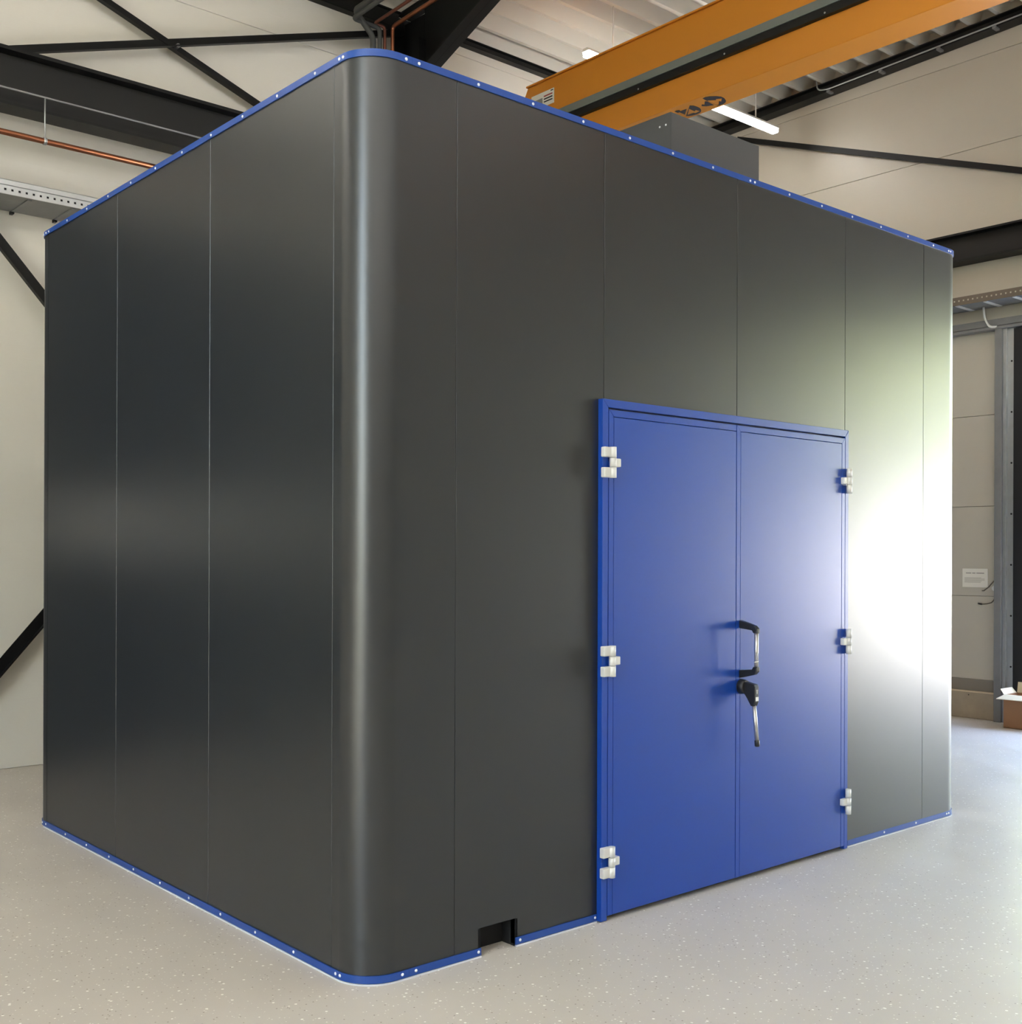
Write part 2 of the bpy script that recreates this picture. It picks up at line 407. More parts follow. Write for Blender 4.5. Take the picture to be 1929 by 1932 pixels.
brace((-.265, 5.30, 4.615), (3.6, 5.30, .174), NB, .085, 'black brace falling behind the left cabin edge, lower back wall')
brace((-.265, 5.335, .094), (3.6, 5.335, 4.55), NB, .085, 'black brace rising behind the left cabin edge, lower back wall')
brace((8.66, 4.95, 6.63), (8.66, .16, 4.91), (-1, 0, 0), .062, 'thin black brace sloping down across the end wall to the right', .03)

# ================================================================== CRANE
cr = empty('bridge_crane', (5.245, 0, 5.49), 'orange overhead bridge crane with a grey cable rail', 'crane')
CX0, CX1, CZ0, CZ1, CYE = 5.10, 5.39, 5.487, 6.215, 4.815
MB().prism([(CX0, CYE - .0, CZ0), (CX0, CYE, CZ1 - .09), (CX0, CYE - .055, CZ1), (CX0, -9.5, CZ1), (CX0, -9.5, CZ0)], (CX1 - CX0, 0, 0)).bevel(.004).build('girder', 'orange', cr)
MB().box(CX0 - .022, CX1 + .022, -9.5, CYE - .055, CZ1, CZ1 + .015).build('top_plate', 'orange', cr)
b = MB().box(CX0 - .055, CX0, -9.5, 4.5, 5.79, 5.86); cr_rail = b.build('cable_rail', 'grey_rail', cr)
MB().box(CX0 - .045, CX0, -9.5, 4.5, 5.727, 5.789).build('rail_shadow', 'graph_steel', cr)  # dark strip painted as the shadow under the cable rail
for y in [4.2 - .95 * k for k in range(12)]:
    MB().dome((CX0 - .045, y, 5.745), (-1, 0, 0), .008, .006).build('rail_bolt', 'galv', cr)
ec = MB().box(5.0, 5.5, 4.84, 5.02, 5.31, 5.49).box(5.02, 5.47, 4.72, 5.02, 5.40, 5.487).build('end_carriage', 'orange', cr)
for x in (5.07, 5.42): MB().tube([(x, 4.92, 5.318), (x, 4.98, 5.318)], .05, 14).build('wheel', 'black_steel', cr)
sg = MB().box(CX0 - .004, CX0, 4.38, 4.70, 5.972, 6.114).build('rating_plate', 'paper', cr)
for y0, y1, z0, z1, m in ((4.40, 4.52, 6.062, 6.074, 'red'), (4.40, 4.52, 6.034, 6.047, 'dark_ink'), (4.40, 4.52, 6.008, 6.020, 'dark_ink'), (4.39, 4.425, 6.094, 6.104, 'dark_ink')):
    MB().box(CX0 - .006, CX0 - .004, y0, y1, z0, z1).build('print', m, sg)
MB().box(CX0 - .006, CX0 - .004, 4.54, 4.69, 5.985, 6.06).build('print', 'galv_dark', sg)
MARKS = {
 'a': ([(5.327, 2.935), (5.235, 2.833), (5.171, 2.763), (5.194, 2.742), (5.232, 2.737), (5.274, 2.739), (5.312, 2.754), (5.342, 2.777), (5.362, 2.808), (5.368, 2.843), (5.359, 2.886), (5.344, 2.919)],
       [(5.312, 2.903), (5.221, 2.81), (5.299, 2.815), (5.283, 2.789), (5.326, 2.781), (5.334, 2.833), (5.313, 2.841)],
       [(5.172, 2.933), (5.173, 2.912), (5.184, 2.888), (5.207, 2.896), (5.208, 2.827), (5.294, 2.919), (5.218, 2.917), (5.22, 2.935)]),
 'b': ([(5.132, 2.589), (5.128, 2.559), (5.143, 2.522), (5.182, 2.484), (5.219, 2.464), (5.265, 2.466), (5.318, 2.489), (5.343, 2.514), (5.36, 2.555), (5.357, 2.588), (5.345, 2.603), (5.175, 2.597)],
       [(5.198, 2.591), (5.245, 2.534), (5.226, 2.524), (5.252, 2.482), (5.298, 2.525), (5.276, 2.531), (5.338, 2.585), (5.324, 2.597)],
       [(5.198, 2.619), (5.212, 2.606), (5.318, 2.617), (5.289, 2.676), (5.255, 2.702), (5.231, 2.68), (5.24, 2.672), (5.253, 2.67)])}
for k, (out, tri, tail) in MARKS.items():
    b = MB(); b.prism([(x, y, CZ0 - .002) for x, y in out], (0, 0, .002)); b.prism([(x, y, CZ0 - .002) for x, y in tail], (0, 0, .002))
    mk = b.build('warning_mark', 'dark_ink', cr)
    MB().prism([(x, y, CZ0 - .003) for x, y in tri], (0, 0, .001)).build('arrow', 'orange', mk)

# ================================================================== LUMINAIRES
def luminaire(x0, y, z, label, group=None):
    r = empty('linear_luminaire', (x0 + .73, y, z), label, 'lamp', group)
    L = 1.46
    b = MB(); b.prism([(x0, y - .045, z + .045), (x0, y + .045, z + .045), (x0, y + .03, z + .075), (x0, y - .03, z + .075)], (L, 0, 0)); b.build('housing', 'white_metal', r)
    b = MB(); b.prism([(x0 + .01, y - .042, z + .045), (x0 + .01, y - .036, z), (x0 + .01, y + .036, z), (x0 + .01, y + .042, z + .045)], (L - .02, 0, 0)); b.build('diffuser', 'lamp', r)
    for xx in (x0 + .375, x0 + 1.095):
        MB().tube([(xx, y, z + .07), (xx, y, deck_z(y) + .0)], .008, 6).build('suspension_rod', 'white_metal', r)
    return r
luminaire(6.655, 4.0, 6.305, 'glowing linear luminaire on a white rod, right of the crane')
luminaire(5.14, 4.0, 6.305, 'luminaire mostly hidden behind the crane girder, one bright end showing')
for yy in (-.6, -2.6, -4.6, -8.6, -12.2):  # unseen rows; one left-hand row is added for the cabin's corner highlight
    for xx in (-8.6, -6.9, -5.2, -3.5, -1.4, 1.0, 4.4):
        if (yy == -2.6 and xx > -2) or (yy == -.6 and xx < -2): continue
        luminaire(xx, yy, 6.5, 'unseen linear luminaire under the roof outside the picture', 'luminaires outside the picture')
for xx, yy in [(-8.4 + 1.52 * k, y) for k in range(5) for y in (4.2,)]:
    luminaire(xx, yy, 6.16, 'unseen linear luminaire under the roof outside the picture', 'luminaires outside the picture')

# ================================================================== PIPES, CABLE RUNS
cp = empty('copper_pipe', (1.5, 4.83, 4.6), 'horizontal copper pipe hanging below the runway beam at left', 'pipe')
MB().tube([(-4, 4.83, 4.61), (4.0, 4.83, 4.61)], .021, 12).build('pipe', 'copper', cp)
for xx in (-1.4, .478, 2.36):
    c_ = MB().tube([(xx - .011, 4.83, 4.61), (xx + .011, 4.83, 4.61)], .027, 12).build('clamp', 'galv', cp)
    MB().tube([(xx, 4.83, 4.63), (xx, 4.83, 4.92)], .005, 6).build('hanger_rod', 'galv', cp)
cg = MB().tube([(-4, 4.835, 4.928), (3.95, 4.835, 4.928)], .0075, 8).build('conduit', 'galv_dark')
tag(cg, 'thin grey conduit along the side of the runway beam', 'conduit')

def smooth_path(pts, r=.06, n=5):
    pts = [Vector(p) for p in pts]; out = [pts[0]]
    for a, b_, c_ in zip(pts, pts[1:], pts[2:]):
        d0 = (a - b_); d1 = (c_ - b_); rr = min(r, d0.length * .45, d1.length * .45)
        p0 = b_ + d0.normalized() * rr; p1 = b_ + d1.normalized() * rr
        for i in range(n + 1):
            t_ = i / n; out.append(p0 * (1 - t_) ** 2 + b_ * 2 * t_ * (1 - t_) + p1 * t_ ** 2)
    out.append(pts[-1]); return out
def pipe(name, pts, r, m, label, rad=.05):
    o = MB().tube(smooth_path(pts, rad), r, 12).build(name, m); tag(o, label, 'pipe'); return o
pipe('copper_riser', [(3.79, 5.2, .5), (3.79, 5.2, 6.58), (3.79, -12, 7.06)], .019, 'copper', 'bright copper riser nearest the black column, bending toward the viewer')
pipe('copper_riser', [(3.715, 5.22, .5), (3.715, 5.22, 6.56), (3.60, 5.22, 6.56), (3.60, -12, 7.04)], .015, 'copper_dark', 'dull copper riser between the grey pipe and the bright copper one', .035)
pipe('insulated_pipe', [(3.645, 5.2, .5), (3.645, 5.2, 6.52), (3.35, 5.2, 6.52), (3.35, -12, 7.0)], .021, 'insul', 'grey insulated riser left of the copper pipes', .05)
pipe('insulated_pipe', [(3.57, 5.20, .5), (3.57, 5.20, 6.42), (3.37, 5.20, 6.60), (3.37, -12, 7.12)], .027, 'insul', 'fat grey insulated pipe behind the other risers', .05)

def cable_tray(axis, a0, a1, c_near, c_wall, z0, hz, name_m, side_m, floor_m, pitch, label, slot=None, sign=1, trunk=None):
    """Perforated tray on a wall: near side wall with real holes, ribbed bottom."""
    r = empty('cable_tray', (c_near, 0, z0) if axis == 'y' else (0, c_near, z0), label, 'cable tray')
    def bx(bm_, p0, p1, q0, q1, za, zb_):            # p along, q across
        if axis == 'x': bm_.box(p0, p1, min(q0, q1), max(q0, q1), za, zb_)
        else: bm_.box(min(q0, q1), max(q0, q1), p0, p1, za, zb_)
    b = MB(); th = .003 * sign
    hole = .016
    bx(b, a0, a1, c_near, c_near + th, z0, z0 + hz * .5 - hole / 2)
    bx(b, a0, a1, c_near, c_near + th, z0 + hz * .5 + hole / 2, z0 + hz)
    n = int((a1 - a0) / pitch)
    for i in range(n):
        p = a0 + i * pitch
        bx(b, p, p + pitch - hole, c_near, c_near + th, z0 + hz * .5 - hole / 2, z0 + hz * .5 + hole / 2)
    b.build('side_wall', side_m, r)
    b = MB(); bx(b, a0, a1, c_wall - th, c_wall, z0, z0 + hz); b.build('side_wall', side_m, r)
    b = MB(); bx(b, a0, a1, c_near, c_wall, z0 - .003, z0); b.build('tray_bottom', floor_m, r)
    b = MB(); bx(b, a0, a1, c_near - .004 * sign, c_near + .006 * sign, z0 - .006, z0 + .006); b.build('lip', side_m, r)
    if axis == 'x':
        b = MB(); bx(b, a0, a1, c_near + .012, c_near + .3, z0 + .002, z0 + hz - .004); b.build('hole_backing', 'rubber', r)  # black box added behind the holes so that they look dark
    if trunk:
        b = MB(); bx(b, a0, a1, c_near - .004 * sign, c_near + .05 * sign, z0 + hz, z0 + hz + trunk); b.bevel(.006).build('trunking', 'galv', r)
    return r, bx
tl, bx = cable_tray('x', -.34, 3.42, 4.98, 5.42, 4.226, .056, '', 'galv', 'galv_dark', .05, 'galvanised perforated cable tray on the back wall at left', sign=1, trunk=.045)
for xx in [.42 - .32 * k for k in range(-9, 3)]:
    b = MB(); b.prism([(xx, 5.02, 4.214), (xx + .03, 5.02, 4.214), (xx + .03, 5.40, 4.214), (xx, 5.40, 4.214)], (0, 0, .008)); b.build('cross_rib', 'galv_dark', tl)
    MB().box(xx, xx + .022, 5.38, 5.43, 4.200, 4.223).build('foot', 'black_steel', tl)
tr_, bx = cable_tray('y', -6.0, 5.2, 8.34, 8.69, 4.115, .075, '', 'tray_brown', 'galv_dark', .047, 'brown-sided perforated cable tray on the end wall under the beam', sign=1)
for k in range(-3, 14):
    yy = 1.99 - .285 * k
    MB().box(8.36, 8.68, yy, yy + .040, 4.106, 4.1125).build('bright_slot', 'white', tr_)  # white bars; the brightness of the bottom slots is put into the colour

# gate track beam, posts
gb = empty('gate_header', (8.64, -1, 3.88), 'grey galvanised header rail above the gate, below the cable tray', 'rail')
MB().box(8.60, 8.705, -4.0, 3.2, 3.905, 3.975).bevel(.004).build('rail', 'galv_dark', gb)
MB().box(8.59, 8.705, -4.0, 3.2, 3.875, 3.900).build('lower_flange', 'galv_dark', gb)
gp = empty('gate_post', (8.65, 1.62, 0), 'galvanised steel gate post at the right edge of the picture', 'post')
MB().box(8.60, 8.708, 1.672, 1.745, 0, 3.874).bevel(.003).build('side_channel', 'galv_dark', gp)
MB().box(8.625, 8.708, 1.640, 1.671, 0, 3.874).build('bright_edge', 'galv', gp)
MB().box(8.66, 8.708, 1.570, 1.639, 0, 3.874).build('guide_rail', 'galv', gp)
for z in (.55, 1.05, 1.55, 2.05, 2.55, 3.05, 3.55): MB().tube([(8.655, 1.60, z), (8.665, 1.60, z)], .009, 8).build('bolt', 'black_steel', gp)
MB().box(8.63, 8.705, 1.40, 1.568, 0, 3.862).build('rubber_seal', 'rubber', gp)
pt = MB().tube(smooth_path([(8.58, 1.85, 4.105), (8.585, 1.84, 3.99), (8.585, 1.79, 3.90), (8.60, 1.72, 3.895)], .08), .011, 8).build('bent_conduit', 'white')
tag(pt, 'short white bent conduit between the tray and the gate header', 'conduit')
# conduit clipped to the edge rafter
co = empty('clipped_conduit', (8.55, 0, 6.8), 'thin grey conduit clipped along the sloping edge rafter', 'conduit')
zc = lambda y: 6.790 + .0325 * (3.7 - y)
MB().tube(smooth_path([(8.535, 3.76, 6.935), (8.535, 3.75, 6.82), (8.535, 3.62, zc(3.62)), (8.535, -6, zc(-6))], .08), .008, 8).build('pipe', 'galv', co)
for yy in (3.61, 2.97, 2.315, 1.73, 1.1, .4):
    MB().box(8.53, 8.615, yy - .018, yy + .018, zc(yy) - .035, zc(yy) - .006).build('clip', 'galv_dark', co)

# ================================================================== THINGS ON AND AT THE END WALL
no = MB().box(8.704, 8.709, 1.858, 2.122, 1.32, 1.508).build('paper_notice', 'paper'); tag(no, 'white printed notice with a heading, taped to the end wall', 'notice')
x_ = 8.7035
for y0, y1 in ((2.03, 2.085), (1.985, 2.02), (1.895, 1.975)): MB().box(x_ - .0005, x_ + .0006, y0, y1, 1.459, 1.466).build('print', 'ink', no)
for k, (ya, yb_) in enumerate(((1.925, 2.10), (1.89, 2.10), (1.89, 2.10), (1.92, 2.10), (1.93, 2.10))):
    MB().box(x_ - .0005, x_ + .0006, ya, yb_, 1.412 - k * .011, 1.418 - k * .011).build('print', 'ink_light', no)
for pts, lb in (([(8.64, 1.750, 1.505), (8.66, 1.756, 1.455), (8.69, 1.78, 1.395), (8.70, 1.841, 1.33), (8.70, 1.896, 1.287), (8.705, 1.916, 1.287)], 'upper grey cable curving from the gate post to the wall'),
                ([(8.64, 1.750, 1.228), (8.66, 1.776, 1.194), (8.69, 1.812, 1.171), (8.70, 1.866, 1.157), (8.703, 1.93, 1.152), (8.705, 1.955, 1.158)], 'lower grey cable end curving from the gate post, black tip')):
    o = MB().tube(pts, .0055, 6).build('loose_cable', 'cable'); tag(o, lb, 'cable')
MB().tube([(8.70, 1.915, 1.1525), (8.703, 1.955, 1.158)], .009, 6).build('cable_tip', 'black_plastic', o)
o = MB().tube([(8.708, 1.775, 1.315), (8.675, 1.775, 1.315)], .028, 14).build('round_socket', 'white'); tag(o, 'white round wall socket between the two loose cables', 'socket')

cb = empty('cardboard_box', (8.44, 1.28, 0), 'open brown cardboard box on the floor at the gate post', 'box')
X0, X1, Y0, Y1, HB = 8.30, 8.58, 1.10, 1.50, .315
b = MB(); T = .006
b.box(X0, X0 + T, Y0, Y1, 0, HB).box(X1 - T, X1, Y0, Y1, 0, HB).box(X0 + T, X1 - T, Y0, Y0 + T, 0, HB).box(X0 + T, X1 - T, Y1 - T, Y1, 0, HB).box(X0, X1, Y0, Y1, 0, T)
b.build('carton', 'card', cb)
MB().prism([(X0, Y0 + .01, HB), (X0, Y1 - .01, HB), (X0 - .10, Y1 + .025, HB - .035), (X0 - .10, Y0 - .02, HB - .035)], (.003, 0, .005)).build('flap', 'card_lit', cb)
MB().prism([(X1, Y0, HB), (X1, Y1, HB), (X1 + .02, Y1, HB + .10), (X1 + .02, Y0, HB + .10)], (.004, 0, 0)).build('flap', 'card_lit', cb)
MB().prism([(X0 + .01, Y1, HB), (X1 - .01, Y1, HB), (X1 - .02, Y1 + .04, HB + .05), (X0 + .02, Y1 + .04, HB + .05)], (0, .004, 0)).build('flap', 'card_lit', cb)

# ================================================================== THE CABIN
W_, D_, RC, HT, HB0 = 4.56, 3.56, .16, 3.573, .008
cab = empty('machine_cabin', (W_ / 2, D_ / 2, 0), 'large dark grey panelled cabin with blue edge trims and a blue double door', 'cabin')
def arc(cx_, cy_, a0, a1, n=14):
    return [(cx_ + RC * math.cos(math.radians(a0 + (a1 - a0) * i / n)), cy_ + RC * math.sin(math.radians(a0 + (a1 - a0) * i / n)),
             math.cos(math.radians(a0 + (a1 - a0) * i / n)), math.sin(math.radians(a0 + (a1 - a0) * i / n))) for i in range(n + 1)]
NEAR = arc(RC, RC, 180, 270); RIGHT = arc(W_ - RC, RC, 270, 360); FAR = arc(W_ - RC, D_ - RC, 0, 90); LEFT = arc(RC, D_ - RC, 90, 180)
PT = .028
G = .0016                                          # half of a joint
# dark body behind the panels, with the fork pocket left free
b = MB()
ins = PT
outline = [(x - nx * ins, y - ny * ins) for x, y, nx, ny in NEAR + RIGHT + FAR + LEFT]
b.prism([(x, y, .14) for x, y in outline], (0, 0, HT - .16)); b.build('inner_body', 'core', cab)
b = MB().prism([(x, y, .010) for x, y in outline if y < .2 and x < .2] + [(.565, ins, .010), (.565, D_ - .2, .010), (ins, D_ - .2, .010)], (0, 0, .129)).box(.783, W_ - .2, ins, D_ - ins, .010, .1385); b.build('base_frame', 'core', cab)
# flat panels
def flat_panel(x0, x1, z0=HB0, z1=HT - .006, face='front', hole=None):
    b = MB()
    if face == 'front':
        if hole:
            h0, h1, hz = hole
            b.prism([(x0 + G, 0, z0), (h0, 0, z0), (h0, 0, hz), (h1, 0, hz), (h1, 0, z0), (x1 - G, 0, z0), (x1 - G, 0, z1), (x0 + G, 0, z1)], (0, PT, 0))
        else: b.box(x0 + G, x1 - G, 0, PT, z0, z1)
    elif face == 'left': b.box(0, PT, x0 + G, x1 - G, z0, z1)
    elif face == 'right': b.box(W_ - PT, W_, x0 + G, x1 - G, z0, z1)
    else: b.box(x0 + G, x1 - G, D_ - PT, D_, z0, z1)
    b.bevel(.0012).build('wall_panel', 'panel', cab)
def corner_panel(path):
    b = MB(); b.ribbon(path, -.02, 0, HB0, HT - .006); b.build('corner_panel', 'panel', cab)
corner_panel([(0, .211 - G, -1, 0)] + NEAR + [(.443 - G, 0, 0, -1)])
flat_panel(.443, 1.291, hole=(.58, .768, .117))
flat_panel(1.291, 2.253, 2.30); flat_panel(2.253, 3.229, 2.30)
flat_panel(3.215, 3.229, .014, 2.30)
flat_panel(3.229, 4.085)
corner_panel([(4.085 + G, 0, 0, -1)] + RIGHT + [(W_, .40 - G, 1, 0)])
corner_panel([(W_, 3.362 - .1 + G, 1, 0)] + FAR + [(4.2 + G, D_, 0, 1)])
corner_panel([(.4 - G, D_, 0, 1)] + LEFT + [(0, 3.362 + G, -1, 0)])
for a, c_ in ((.211, 1.259), (1.259, 2.328), (2.328, 3.362)): flat_panel(a, c_, face='left')
for a, c_ in ((.40, 1.4), (1.4, 2.4), (2.4, 3.262)): flat_panel(a, c_, face='right')
for a, c_ in ((.4, 1.35), (1.35, 2.3), (2.3, 3.25), (3.25, 4.2)): flat_panel(a, c_, face='back')
# fork pocket: a dark steel tunnel in the base
b = MB().box(.566, .58, .0, .5, .0, .117).box(.768, .782, .0, .5, .0, .117).box(.58, .768, PT, .5, .117, .131).box(.58, .768, .085, .095, .0, .117)
b.build('fork_pocket', 'core', cab)
# trims with their screws
def trim(path, z0, z1, screws, sz, top):
    b = MB(); b.ribbon(path, 0.0004, .006, z0, z1)
    if top: b.ribbon(path, -.03, .006, z1, z1 + .0025, False)
    o = b.build('top_trim' if top else 'base_trim', 'blue_trim', cab)
    for (x, y, nx, ny) in screws:
        MB().dome((x + nx * .006, y + ny * .006, sz), (nx, ny, 0), .0066, .004).build('screw', 'screw', o)
    return o
fr = lambda x: (x, 0, 0, -1)
lf = lambda y: (0, y, -1, 0)
ZT0, ZT1, ZS, ZB1, ZBS = 3.545, 3.570, 3.557, .037, .024
trim([lf(.1601)] + NEAR + [fr(.2155)], ZT0, ZT1, [NEAR[1], fr(.187)], ZS, True)
trim([lf(3.399), lf(.1605)], ZT0, ZT1, [lf(.166)] + [lf(.343 + .3 * k) for k in range(11)] + [lf(3.388)], ZS, True)
trim([fr(.2165), fr(2.3685)], ZT0, ZT1, [fr(.249 + .3 * k) for k in range(8)], ZS, True)
trim([fr(2.3695), fr(4.389)], ZT0, ZT1, [fr(2.387 + .3 * k) for k in range(7)] + [fr(4.376)], ZS, True)
trim([fr(4.3895)] + RIGHT + [(W_, .25, 1, 0)], ZT0, ZT1, [fr(4.400)], ZS, True)
trim([(W_, .2505, 1, 0)] + FAR + [(.4, D_, 0, 1)], ZT0, ZT1, [], ZS, True)
trim([(.3995, D_, 0, 1)] + LEFT + [lf(3.3995)], ZT0, ZT1, [(LEFT[-3][0], LEFT[-3][1], LEFT[-3][2], LEFT[-3][3])], ZS, True)
trim([lf(.1601)] + NEAR + [fr(.2155)], HB0, ZB1, [NEAR[1], fr(.184)], ZBS, False)
trim([lf(3.399), lf(.1605)], HB0, ZB1, [lf(.171)] + [lf(.486 + .3188 * k) for k in range(9)] + [lf(3.357)], ZBS, False)
trim([fr(.2165), fr(.58)], HB0, ZB1, [fr(.249), fr(.565)], ZBS, False)
trim([fr(.768), fr(1.252)], HB0, ZB1, [fr(.792), fr(1.240)], ZBS, False)
trim([fr(3.26), fr(4.389)], HB0, ZB1, [fr(3.645), fr(4.003), fr(4.375)], ZBS, False)
trim([fr(4.3895)] + RIGHT + [(W_, .25, 1, 0)], HB0, ZB1, [fr(4.400)], ZBS, False)
trim([(W_, .2505, 1, 0)] + FAR + [(.4, D_, 0, 1)], HB0, ZB1, [], ZBS, False)
trim([(.3995, D_, 0, 1)] + LEFT + [lf(3.3995)], HB0, ZB1, [LEFT[-2]], ZBS, False)
# white sealant bead at the foot
for pth in ([lf(3.4), lf(.1605)] + NEAR + [fr(.58)], [fr(.768), fr(1.252)], [fr(3.26), fr(4.39)] + RIGHT):
    b = MB(); b.ribbon(pth, -.02, .0080, 0, .0060, False); b.build('sealant', 'seal', cab)
MB().prism([(x, y, HT - .0175) for x, y in outline], (0, 0, .010)).build('roof_panel', 'panel', cab)

# ---- door frame and leaves (part of the cabin); front plane at y = -.03
YD = -.030
fx0, fx1, fz1 = 1.254, 3.221, 2.343
ix0, ix1, iz1 = 1.291, 3.189, 2.306
df = MB()
df.prism([(fx0, YD, .006), (ix0, YD, .006), (ix0, YD, iz1), (fx0, YD, fz1)], (0, .0295, 0))
frame = df.bevel(.0015).build('door_frame', 'blue_door', cab)
MB().prism([(ix1, YD, .006), (fx1, YD, .006), (fx1, YD, fz1), (ix1, YD, iz1)], (0, .0295, 0)).bevel(.0015).build('jamb', 'blue_door', frame)
MB().prism([(fx0 + .0006, YD, fz1), (ix0 + .0006, YD, iz1), (ix1 - .0006, YD, iz1), (fx1 - .0006, YD, fz1)], (0, .0295, 0)).bevel(.0015).build('head', 'blue_door', frame)
MB().box(ix0, ix1, -.004, .028, .03, iz1 - .0005).build('rebate', 'dark_blue', frame)
def leaf(x0, x1, both):
    z0, z1, bw = .026, 2.297, .030
    xr = x1 - bw if both else x1               # the passive leaf has no strip at the meeting edge
    lf_ = MB().box(x0 + bw + .0026, xr - (.0026 if both else 0), YD, -.006, z0, z1 - bw - .0026).bevel(.0012).build('door_leaf', 'blue_door', cab)
    y0 = YD - .0004
    MB().prism([(x0, y0, z0), (x0 + bw, y0, z0), (x0 + bw, y0, z1 - bw), (x0, y0, z1)], (0, .024, 0)).bevel(.001).build('edge_strip', 'blue_door', lf_)
    if both: MB().prism([(x1 - bw, y0, z0), (x1, y0, z0), (x1, y0, z1), (x1 - bw, y0, z1 - bw)], (0, .024, 0)).bevel(.001).build('edge_strip', 'blue_door', lf_)
    MB().prism([(x0 + .0005, y0, z1), (x0 + bw + .0005, y0, z1 - bw), (xr - .0005, y0, z1 - bw), (x1 - .0005, y0, z1)], (0, .024, 0)).bevel(.001).build('edge_strip', 'blue_door', lf_)
    return lf_
l1 = leaf(1.2945, 2.2115, False)
l2 = leaf(2.2155, 3.1855, True)
# ---- hinges: two fixed blocks and one on the leaf, with a round barrel
def hinge(xb, zc_, s, h=(.047, .040, .047)):
    """s=+1 fixed blocks to the left of the barrel (left jamb), s=-1 mirrored."""
    r = empty('hinge', (xb, YD, zc_), parent=cab)
    yb_ = YD - .024; rb = .0155
    tot = sum(h) + .004; z = zc_ - tot / 2
    for i, hh in enumerate(h):
        b = MB().tube([(xb, yb_, z), (xb, yb_, z + hh)], rb, 16)
        b.build('barrel', 'hinge', r)
        sd = -s if i != 1 else s
        x0, x1 = sorted((xb + sd * .004, xb + sd * ((.055 if s > 0 else .022) if i != 1 else .050)))
        if i != 1 or True:
            y_front = yb_ + .001
            b = MB().box(x0, x1, y_front - .004, YD - .0008, z + .001, z + hh - .001).bevel(.004, 2).build('leaf_plate', 'hinge', r)
        z += hh + .002
    return r
for zc_ in (2.058, 1.170, .272): hinge(1.296, zc_, 1)
for zc_ in (2.058, 1.166, .275): hinge(3.191, zc_, -1)
# ---- pull handle
hx = 2.250
yh = -.128
pts = [(hx, YD, 1.303), (hx, YD, 1.275)]
for zt, zs in ((1.318, -1), (1.027, 1)):
    b = MB()
    b.prism([(hx - .013, YD + .001, zt + zs * .0), (hx - .013, yh + .004, zt + zs * .024 - (0 if zs < 0 else 0)), (hx - .013, yh - .012, zt + zs * .040), (hx - .013, yh - .012, zt + zs * .062),
             (hx - .013, yh + .012, zt + zs * .062), (hx - .013, yh + .020, zt + zs * .048), (hx - .013, YD + .001, zt + zs * .040)], (.026, 0, 0))
    b.bevel(.004, 2).build('handle_bracket', 'black_plastic', l2)
MB().tube([(hx, yh, 1.262), (hx, yh, 1.084)], .0105, 14).build('handle_bar', 'steel', l2)
MB().tube([(hx + .011 * math.cos(a), yh + .011 * math.sin(a), 1.105 + .0025 * a) for a in [i * .6 for i in range(12)]], .0018, 5).build('wire_tie', 'white', l2)
MB().tube([(hx - .01, yh - .008, 1.13), (hx - .012, yh - .018, 1.165)], .0014, 5).build('wire_tie', 'white', l2)
# ---- rotary lock lever
lx = 2.252
b = MB().tube([(lx, YD, .984), (lx, -.066, .984)], .038, 22, .034); b.bevel(.003, 1); b.build('lock_boss', 'black_plastic', l2)
b = MB(); b.prism([(lx - .016, -.060, 1.012), (lx - .016, -.125, 1.002), (lx - .016, -.131, .990), (lx - .016, -.131, .915), (lx - .016, -.122, .893), (lx - .016, -.104, .893), (lx - .016, -.080, .930), (lx - .016, -.060, .955)], (.032, 0, 0))
b.bevel(.004, 2).build('lever_hub', 'black_plastic', l2)
MB().box(lx - .011, lx + .011, -.1325, -.1308, .920, .940).build('lever_label', 'white', l2)
MB().tube([(lx, -.1325, .972), (lx, -.1308, .972)], .005, 8).box(lx - .0025, lx + .0025, -.1325, -.1308, .955, .972).build('keyhole_cover', 'white', l2)
MB().tube([(lx, -.113, .900), (lx + .010, -.124, .722)], .0105, 14).build('lever_rod', 'steel', l2)
MB().tube([(lx + .010, -.124, .724), (lx + .0115, -.1255, .692)], .0128, 14).bevel(.003).build('lever_cap', 'black_plastic', l2)

# ================================================================== ROOF BOX ON THE CABIN
vx0, vx1, vy0, vy1, vz1 = 2.437, 3.236, .6, 1.7, 4.105
vb = empty('roof_duct_box', ((vx0 + vx1) / 2, (vy0 + vy1) / 2, HT), 'dark grey sheet-metal box standing on the cabin roof under the crane', 'duct box')
zb0 = HT - .006
MB().box(vx0 + .001, vx1 - .001, vy0, vy0 + .004, zb0, vz1).build('front_sheet', 'duct', vb)
MB().box(vx0, vx0 + .004, vy0 + .0045, vy1, zb0, vz1 - .001).build('side_sheet', 'duct', vb)
MB().box(vx1 - .004, vx1, vy0 + .0045, vy1, zb0, vz1 - .001).build('side_sheet', 'duct', vb)
MB().box(vx0, vx1, vy1, vy1 + .004, zb0, vz1).build('back_sheet', 'duct', vb)
MB().box(vx0, vx1, vy0 + .005, vy1 - .005, vz1 - .0005, vz1 + .003).build('lid', 'duct', vb)
for p_, ax in (((vx0, .64, 4.045), (-1, 0, 0)), ((vx0, .685, 4.045), (-1, 0, 0)), ((vx0, 1.09, 4.055), (-1, 0, 0)), ((vx1 - .035, vy0, 3.66), (0, -1, 0))):
    MB().dome(p_, ax, .006, .004).build('rivet', 'screw', vb)

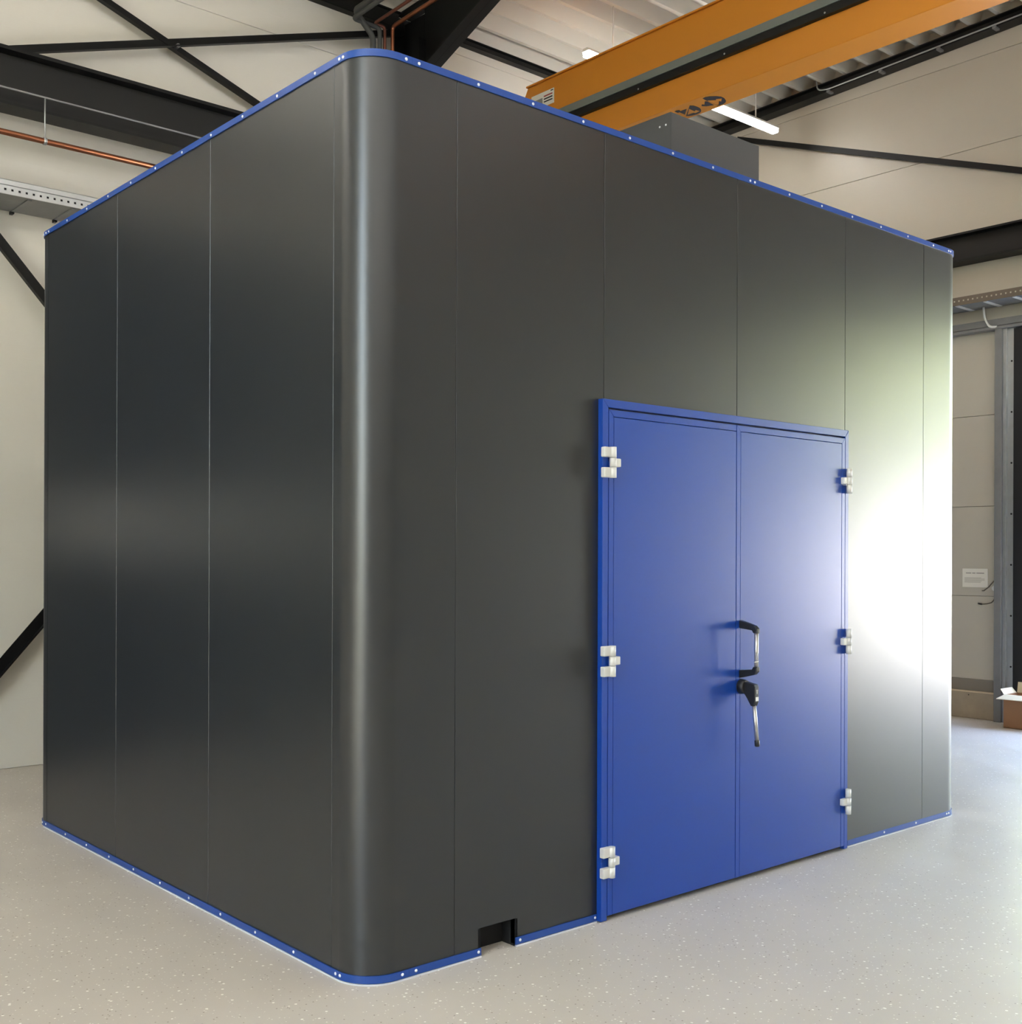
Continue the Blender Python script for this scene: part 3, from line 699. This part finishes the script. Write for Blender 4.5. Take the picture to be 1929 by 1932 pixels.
# ================================================================== BEYOND THE PICTURE: what the coated panels mirror
dn = empty('door_1', (-2.7, 5.4, 0), kind='structure')                 # sectional gate in the next bay, seen only as a reflection
for k in range(8):
    z0 = .02 + k * .53
    if k == 3:
        fr_ = MB().box(-4.7, -.75, 5.37, 5.40, z0, z0 + .525); fr_.build('section', 'galv_dark', dn)
        for q in range(6): MB().box(-4.62 + q * .65, -4.07 + q * .65, 5.362, 5.369, z0 + .05, z0 + .475).build('pane', 'white', dn)
    else: MB().box(-4.7, -.75, 5.37, 5.40, z0, z0 + .525).bevel(.004).build('section', 'navy', dn)
MB().box(-4.85, -4.7, 5.34, 5.435, 0, 4.4).box(-.75, -.62, 5.34, 5.435, 0, 4.4).box(-4.7, -.75, 5.34, 5.435, 4.27, 4.42).build('gate_frame', 'galv_dark', dn)
yd = MB().box(XW + .31, 90, -60, 60, -.3, -.02).box(XL - 60, XL - .31, -60, 60, -.3, -.02).build('yard', 'yard'); tag(yd, kind='structure')
def tree(x, y, h, r, label):
    t_ = empty('tree', (x, y, -.02), label, 'tree', 'trees across the yard, outside the picture')
    MB().tube([(x, y, -.02), (x + .1, y, h * .35), (x, y + .1, h * .6)], .22, 8, .1).build('trunk', 'bark', t_)
    bm_ = bmesh.new()
    for k in range(9):
        c_ = Vector((x, y, h * .62)) + Vector((random.uniform(-1, 1) * r * .6, random.uniform(-1, 1) * r * .6, random.uniform(-.9, 1) * h * .28))
        q = r * random.uniform(.45, .65)
        ret = bmesh.ops.create_icosphere(bm_, subdivisions=3, radius=q, matrix=Matrix.Translation(c_))
        for v in ret['verts']:
            v.co += (v.co - c_) * random.uniform(-.16, .16)
    m_ = MB(); m_.bm.free(); m_.bm = bm_; m_.build('crown', 'leaf', t_)
bl = empty('reflector_building', (36, -10, -.02), 'unseen low pale building added across the yard to brighten the panel reflection', 'building')
MB().box(31, 36, -34, 14, -.02, 2.9).build('wall', 'white_metal', bl); MB().box(30.8, 36.2, -34.2, 14.2, 2.9, 3.1).build('roof_edge', 'galv_dark', bl)  # added as a bright backdrop for the highlight on the cabin front
for i in range(7): tree(42 + random.uniform(-1, 1), -40 + i * 11, random.uniform(14, 16), random.uniform(4.2, 4.5), 'broad leafy tree across the yard, outside the picture')
